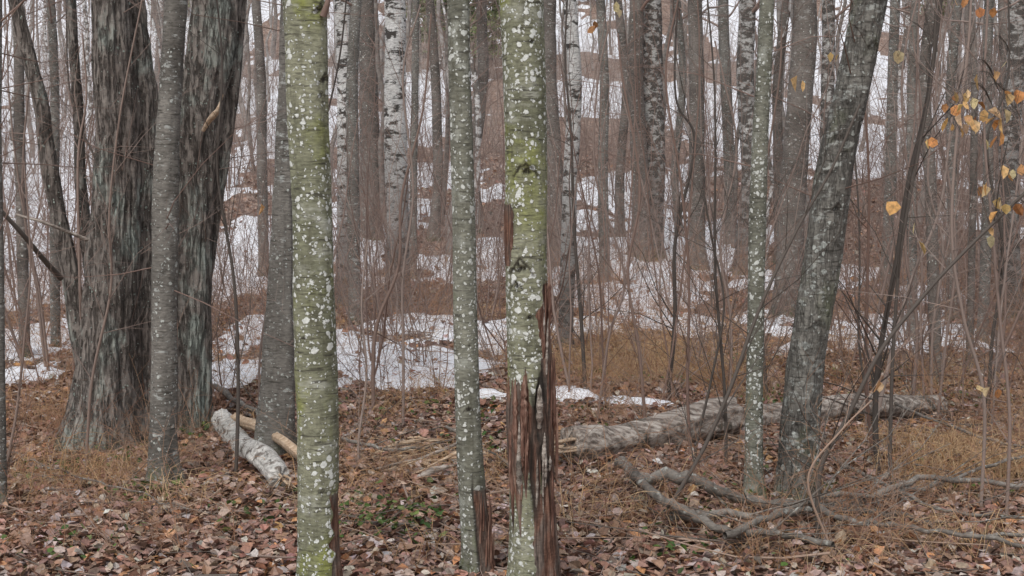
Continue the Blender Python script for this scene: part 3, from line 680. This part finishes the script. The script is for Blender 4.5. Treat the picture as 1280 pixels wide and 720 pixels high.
# ------------------------------------------------------------------ fallen wood
def lay(b, pts, r0, r1, mat=0, n=8, lift=0.0, k=6, bumpy=0.0, twigs=0, zs=None):
    P = []
    for i, (px, py) in enumerate(pts):
        q = gpt(px, py); 
        if zs: q[2] += zs[i]
        P.append(q)
    P = smooth_path(P, k); P[:, 2] += lift+np.linspace(r0, r1, len(P))*0.8
    P += rng.normal(0, 0.006, P.shape)
    R = np.linspace(r0, r1, len(P))*(1+rng.normal(0, bumpy, len(P)))
    tube(b, P, R, n, mat)
    for i in range(twigs):
        j = int(rng.integers(len(P)//4, len(P)-1)); grow(b, P[j], nrm(P[j+1 if j+1 < len(P) else j]-P[j-1])+rng.normal(0, 0.5, 3)*np.array([1, 1, 0.6])+np.array([0, 0, 0.25]), rng.uniform(0.3, 0.9), max(0.003, R[j]*0.35), 1, mat, kids=(3, 2), wob=0.25)
    return P
def logmesh(name, p0, p1, r0, r1, mats, seed, spl=14, N=40, amp=0.25):
    L = np.linalg.norm(p1-p0); m = int(L/0.01); t_ = np.linspace(0, 1, m)[:, None]; P = p0*(1-t_)+p1*t_
    T = nrm(p1-p0); U = nrm(np.cross(T, [0, 0, 1])); Wv = np.cross(U, T); th = np.linspace(0, 2*math.pi, N, endpoint=False)[None, :]
    s = t_*L; R = r0*(1-t_)+r1*t_
    rr = R*(1+amp*(fbm(np.cos(th)*2.5, np.sin(th)*2.5, s*2.0, seed, 4)-0.5)*2)
    rr = rr*(1-0.22*sst(0.2, 0.9, np.sin(th))*sst(0.5, 0.6, fbm(s*1.5, 0*th, 0, seed, 2)))
    jag = 0.05*fbm(np.cos(th)*3, np.sin(th)*3, 0, seed+2, 2)
    endf = sst(0, 0.025, s-jag*sst(0.3, 0.0, s))*sst(0, 0.025, L-s-jag*sst(0.3, 0.0, L-s)); rr = rr*(0.02+0.98*endf)
    P = P+np.array([0, 0, 1])*(0.02*np.sin(s*4+seed))
    v = P[:, None, :]+rr[..., None]*(np.cos(th)[..., None]*U+np.sin(th)[..., None]*Wv)
    b = B(); b.add(v.reshape(-1, 3), ringfaces(m, N), 0)
    for i in range(spl):
        a = rng.uniform(0, 6.283); q = p0+(U*math.cos(a)+Wv*math.sin(a))*r0*rng.uniform(0.2, 0.8); Ls = rng.uniform(0.05, 0.28)
        tube(b, [q+T*0.12, q-T*Ls*0.4+rng.normal(0, .01, 3), q-T*Ls+rng.normal(0, .03, 3)], [r0*0.22, r0*0.14, 0.001], 5, 1, 0.5)
    return b.make(name, mats)
p0 = gpt(705, 583)+np.array([0, 0, 0.10]); p1 = gpt(920, 550)+np.array([0, 0, 0.13])
logmesh('fallen_log', p0, p1, 0.09, 0.11, [M_log, M_split], 60, spl=9)
p0 = gpt(930, 540)+np.array([0, 0, 0.08]); p1 = gpt(1180, 520)+np.array([0, 0, 0.08])
logmesh('fallen_log', p0, p1, 0.085, 0.065, [M_log, M_split], 61, spl=5)
p0 = gpt(384, 604)+np.array([0, 0, 0.12]); p1 = gpt(292, 545)+np.array([0, 0, 0.12])
logmesh('fallen_log', p0, p1, 0.022, 0.032, [M_split, M_split], 62, spl=4, amp=0.4)
p0 = gpt(352, 620)+np.array([0, 0, 0.07]); p1 = gpt(276, 540)+np.array([0, 0, 0.07])
M_bl = bark('birch_log_bark', (0.46, 0.445, 0.41), (0.64, 0.62, 0.58), patch=(0.16, 0.135, 0.115), pthr=(0.54, 0.62), pscale=12, lent=0.8)
logmesh('birch_log', p0, p1, 0.052, 0.060, [M_bl, M_split], 63, spl=4, amp=0.3)
b = B()
for i in range(30):
    c0 = gpt(rng.uniform(495, 605), rng.uniform(568, 602)); a = rng.normal(0.2, 0.8); L = rng.uniform(0.06, 0.34)
    dv = np.array([math.cos(a), math.sin(a)*0.8, rng.uniform(-0.05, 0.4)]); c0[2] += rng.uniform(0.02, 0.10)
    tube(b, [c0-dv*L*0.5, c0+rng.normal(0, 0.012, 3), c0+dv*L*0.5], [0.004, rng.uniform(0.004, 0.022), 0.001], 5, int(rng.random() < 0.3), rng.uniform(0.3, 0.8))
b.make('broken_wood_splinters', [M_split, M_log])
fb = [([(775,615),(795,632),(820,662),(860,676),(910,690),(960,702),(1040,718)], 0.024, 0.012, 4),
      ([(790,628),(850,638),(920,650),(1000,655),(1070,648),(1150,640),(1290,628)], 0.028, 0.010, 7),
      ([(840,668),(900,662),(960,668),(1030,655),(1100,640),(1180,628),(1290,596)], 0.018, 0.007, 6),
      ([(905,700),(980,680),(1050,662),(1130,668),(1200,690),(1290,705)], 0.015, 0.007, 5),
      ([(1010,668),(1060,676),(1140,690),(1290,712)], 0.014, 0.008, 3),
      ([(1040,590),(1100,632),(1180,660),(1290,672)], 0.012, 0.006, 4),
      ([(270,505),(320,535),(350,560)], 0.02, 0.012, 2),
      ([(560,560),(640,600),(700,640)], 0.008, 0.004, 3),
      ([(430,575),(500,590),(600,560)], 0.01, 0.005, 3),
      ([(1100,520),(1180,560),(1290,575)], 0.012, 0.006, 5),
      ([(0,575),(60,600),(140,640),(230,655)], 0.007, 0.003, 3)]
for p, r0, r1, tw in fb:
    b = B(); lay(b, p, r0, r1, 0, 8, 0.05, 7, 0.07, tw, [0.04*abs(rng.normal()) for _ in p]); b.make('fallen_branch', [M_branch])
b = B()
for i in range(1600):
    x, y = scatter(1, 4.6, 15); x, y = x[0], y[0]; L = rng.uniform(0.12, 0.9); a = rng.uniform(0, 6.283); n = 5
    tt_ = np.linspace(0, 1, n); X = x+math.cos(a)*L*tt_+np.cumsum(rng.normal(0, 0.015, n)); Y = y+math.sin(a)*L*tt_+np.cumsum(rng.normal(0, 0.015, n))
    Z = H(X, Y)+0.02+rng.uniform(0, 0.08)*np.abs(np.linspace(-rng.random(), 1, n)); tube(b, np.stack([X, Y, Z], -1), np.linspace(1, 0.4, n)*rng.uniform(0.0015, 0.006), 5, int(rng.integers(3)))
b.make('forest_floor_twigs', [M_twig, M_cane, M_twigd])

# ------------------------------------------------------------------ saplings and leaning thin stems
def sapling(name, pts, w0, w1, d, mat, twigs=10, root=True, d2=None):
    d2 = d2 or d; n = len(pts); P = [at(px, py, d+(d2-d)*i/(n-1)) for i, (px, py) in enumerate(pts)]
    if root:
        g0 = P[0].copy(); g0[2] = H(g0[0], g0[1])-0.05
        if g0[2] < P[0][2]-0.05: P.insert(0, g0)
    P = smooth_path(P, 8); R = np.linspace(w0, w1, len(P))*0.5*d/F
    b = B(); tube(b, P, R, 8, 0)
    for i in range(twigs):
        j = int(rng.integers(len(P)//6, len(P)-1)); T = nrm(P[j+1]-P[j-1])
        grow(b, P[j], T*0.7+rng.normal(0, 0.5, 3)+np.array([0, 0, 0.15]), rng.uniform(0.2, 0.8), max(0.0015, R[j]*0.4), 1, 0, kids=(5, 2), wob=0.28)
    return b.make(name, [mat])
sapling('sapling', [(1025,590),(1060,520),(1100,440),(1150,375),(1200,320),(1290,232)], 7, 4, 5.4, M_twigd, 10)
sapling('sapling', [(835,640),(880,560),(915,480),(940,410),(965,350),(1000,280),(1040,210),(1075,130)], 6, 3, 5.6, M_twigd, 12)
sapling('sapling', [(1098,600),(1094,520),(1100,440),(1120,330),(1135,230),(1160,120),(1180,-30)], 8, 5, 6.6, M_twigd, 16)
sapling('sapling', [(1115,470),(1120,380),(1128,300),(1150,180),(1165,90),(1172,-30)], 5, 3, 6.2, M_twigd, 12)
sapling('sapling', [(1230,500),(1205,400),(1190,300),(1195,180),(1210,60),(1215,-30)], 5, 3, 6.0, M_twig, 14)
sapling('sapling', [(1262,520),(1250,400),(1240,280),(1230,150),(1236,-30)], 5, 3, 5.8, M_twig, 14)
sapling('sapling', [(870,560),(890,470),(905,380),(890,300),(880,240)], 4, 2, 6.5, M_twigd, 10)
sapling('sapling', [(5,600),(20,520),(30,430),(38,330),(30,200)], 5, 2, 6.5, M_twig, 12)
sapling('sapling', [(455,640),(448,560),(458,470),(452,380),(460,300)], 4, 2, 6.8, M_twig, 12)
sapling('sapling', [(1040,690),(1010,600),(1050,540),(1090,500)], 4, 2, 5.2, M_cane, 8)
for i in range(30):
    x0 = [rng.uniform(700, 1270), rng.uniform(420, 560), rng.uniform(0, 340)][int(rng.choice(3, p=[0.65, 0.2, 0.15]))]; d = rng.uniform(6.4, 9.5); lx = rng.normal(0, 50)
    pts = [(x0, 200+1758*1.55/d)]; 
    for q in range(1, 6): pts.append((x0+lx*q/5+rng.normal(0, 9), pts[0][1]-(pts[0][1]-rng.uniform(-60, 60))*q/5))
    sapling('sapling', pts, rng.uniform(3, 6), 2, d, [M_twig, M_twigd, M_twig][i % 3], 16)
OP = np.array([(0.72, 0.46, 0.20), (0.66, 0.35, 0.13), (0.76, 0.58, 0.34), (0.50, 0.22, 0.09)]); ow = np.array([0.4, 0.25, 0.2, 0.15])
b = B(); LP = []
for (cx, cy, n, s) in ((1205,120,6,14),(1200,150,9,14),(1225,150,8,12),(1255,122,3,6),(1245,245,8,14),(1240,175,3,8),(1275,215,4,10),(1226,90,3,10),(1222,20,2,8),(1198,5,2,8),(1210,135,6,10),(1005,108,2,3),(1041,75,2,3),(1122,74,2,2),(1140,280,2,10),(1120,265,1,3),(1100,480,2,4),(1240,485,4,8),(1160,183,2,3),(768,10,2,3),(1248,290,3,10),(740,32,2,3),(320,265,1,2),(380,585,1,2)):
    d = 5.4 if cx > 900 else 6.5
    cc = at(cx, cy, d)
    for i in range(n):
        q = cc+np.array([rng.normal(0, s), rng.normal(0, s*2), rng.normal(0, s)])*d/F; LP.append(q)
        st = q+np.array([rng.normal(0, 0.03), rng.normal(0, .03), 0.05]); tube(b, smooth_path([q, (q+st)/2+rng.normal(0, .004, 3), st, cc+np.array([0.05, 0, 0.14]), cc+np.array([0.16, 0.1, 0.05]), cc+np.array([0.35, 0.2, -0.4])], 3)[:13], [0.0008]*13, 3, 1)
leaves(b, np.array(LP), 0.054, 0.5, OP, ow, 0, 1.2, droop=True)
b.make('hanging_dry_leaves', [M_dleaf, M_twigd], smooth=False)

# ------------------------------------------------------------------ spruce far
b = B(); hgt = 12; tube(b, [(0, 0, -0.3), (0, 0, 5), (0, 0, hgt)], [0.16, 0.1, 0.01], 8, 1)
NP = []
for i in range(150):
    f = (i/150)**0.9; z = 1.0+f*(hgt-1.2); L = (1-f)*2.3+0.2; a = rng.uniform(0, 6.283); L *= rng.uniform(0.75, 1.1)
    P = smooth_path([(0, 0, z), (math.cos(a)*L*0.5, math.sin(a)*L*0.5, z-0.1*L), (math.cos(a)*L, math.sin(a)*L, z-0.12*L)], 6); tube(b, P, np.linspace(0.02, 0.004, len(P)), 4, 1)
    k = 60; tq = rng.random(k)**0.7; q = P[(tq*(len(P)-1)).astype(int)]; NP.append(q+rng.normal(0, 1, (k, 3))*np.array([0.14, 0.14, 0.06]))
leaves(b, np.concatenate(NP), 0.2, 0.5, np.array([(0.18, 0.22, 0.09), (0.26, 0.30, 0.13), (0.11, 0.14, 0.06)]), np.array([0.4, 0.35, 0.25]))
sm = b.make('spruce_mesh', [M_green, C_dark], link=False)
for (px, d, s) in ((604, 62, 0.9), (556, 70, 1.0), (618, 74, 1.0), (540, 80, 1.0), (735, 110, 1.2), (1180, 100, 1.1), (230, 95, 1.2)):
    x = (px-640)/F*d; o = bpy.data.objects.new('spruce_tree', sm); scene.collection.objects.link(o); o.location = (x, d, float(H(x, d))); o.scale = (s, s, s); o.rotation_euler = (0, 0, px)

# ------------------------------------------------------------------ light, world, camera
W = bpy.data.worlds.new('World'); scene.world = W; W.use_nodes = True; nt = W.node_tree
sky = nt.nodes.new('ShaderNodeTexSky'); sky.sky_type = 'NISHITA'; sky.sun_disc = False
EL, RO = math.radians(55), math.radians(200)
sky.sun_elevation = EL; sky.sun_rotation = RO; sky.dust_density = 3
hs = nt.nodes.new('ShaderNodeHueSaturation'); hs.inputs['Saturation'].default_value = 0.4
nt.links.new(sky.outputs[0], hs.inputs['Color']); nt.links.new(hs.outputs[0], nt.nodes['Background'].inputs[0])
nt.nodes['Background'].inputs[1].default_value = 0.15
sl = bpy.data.lights.new('sun', 'SUN'); sl.energy = 1.5; sl.angle = math.radians(30); sl.color = (1, 0.98, 0.96)
so = bpy.data.objects.new('sun', sl); scene.collection.objects.link(so)
dv = Vector((math.sin(RO)*math.cos(EL), math.cos(RO)*math.cos(EL), math.sin(EL)))
so.rotation_euler = dv.to_track_quat('Z', 'Y').to_euler()
cam = bpy.data.cameras.new('camera'); co = bpy.data.objects.new('camera', cam); scene.collection.objects.link(co)
cam.sensor_width = 36; cam.lens = 36*F/1280; cam.clip_end = 3000; cam.clip_start = 0.05
co.location = (0, 0, CAMZ); co.rotation_euler = (math.pi/2-PITCH, 0, 0)
scene.camera = co
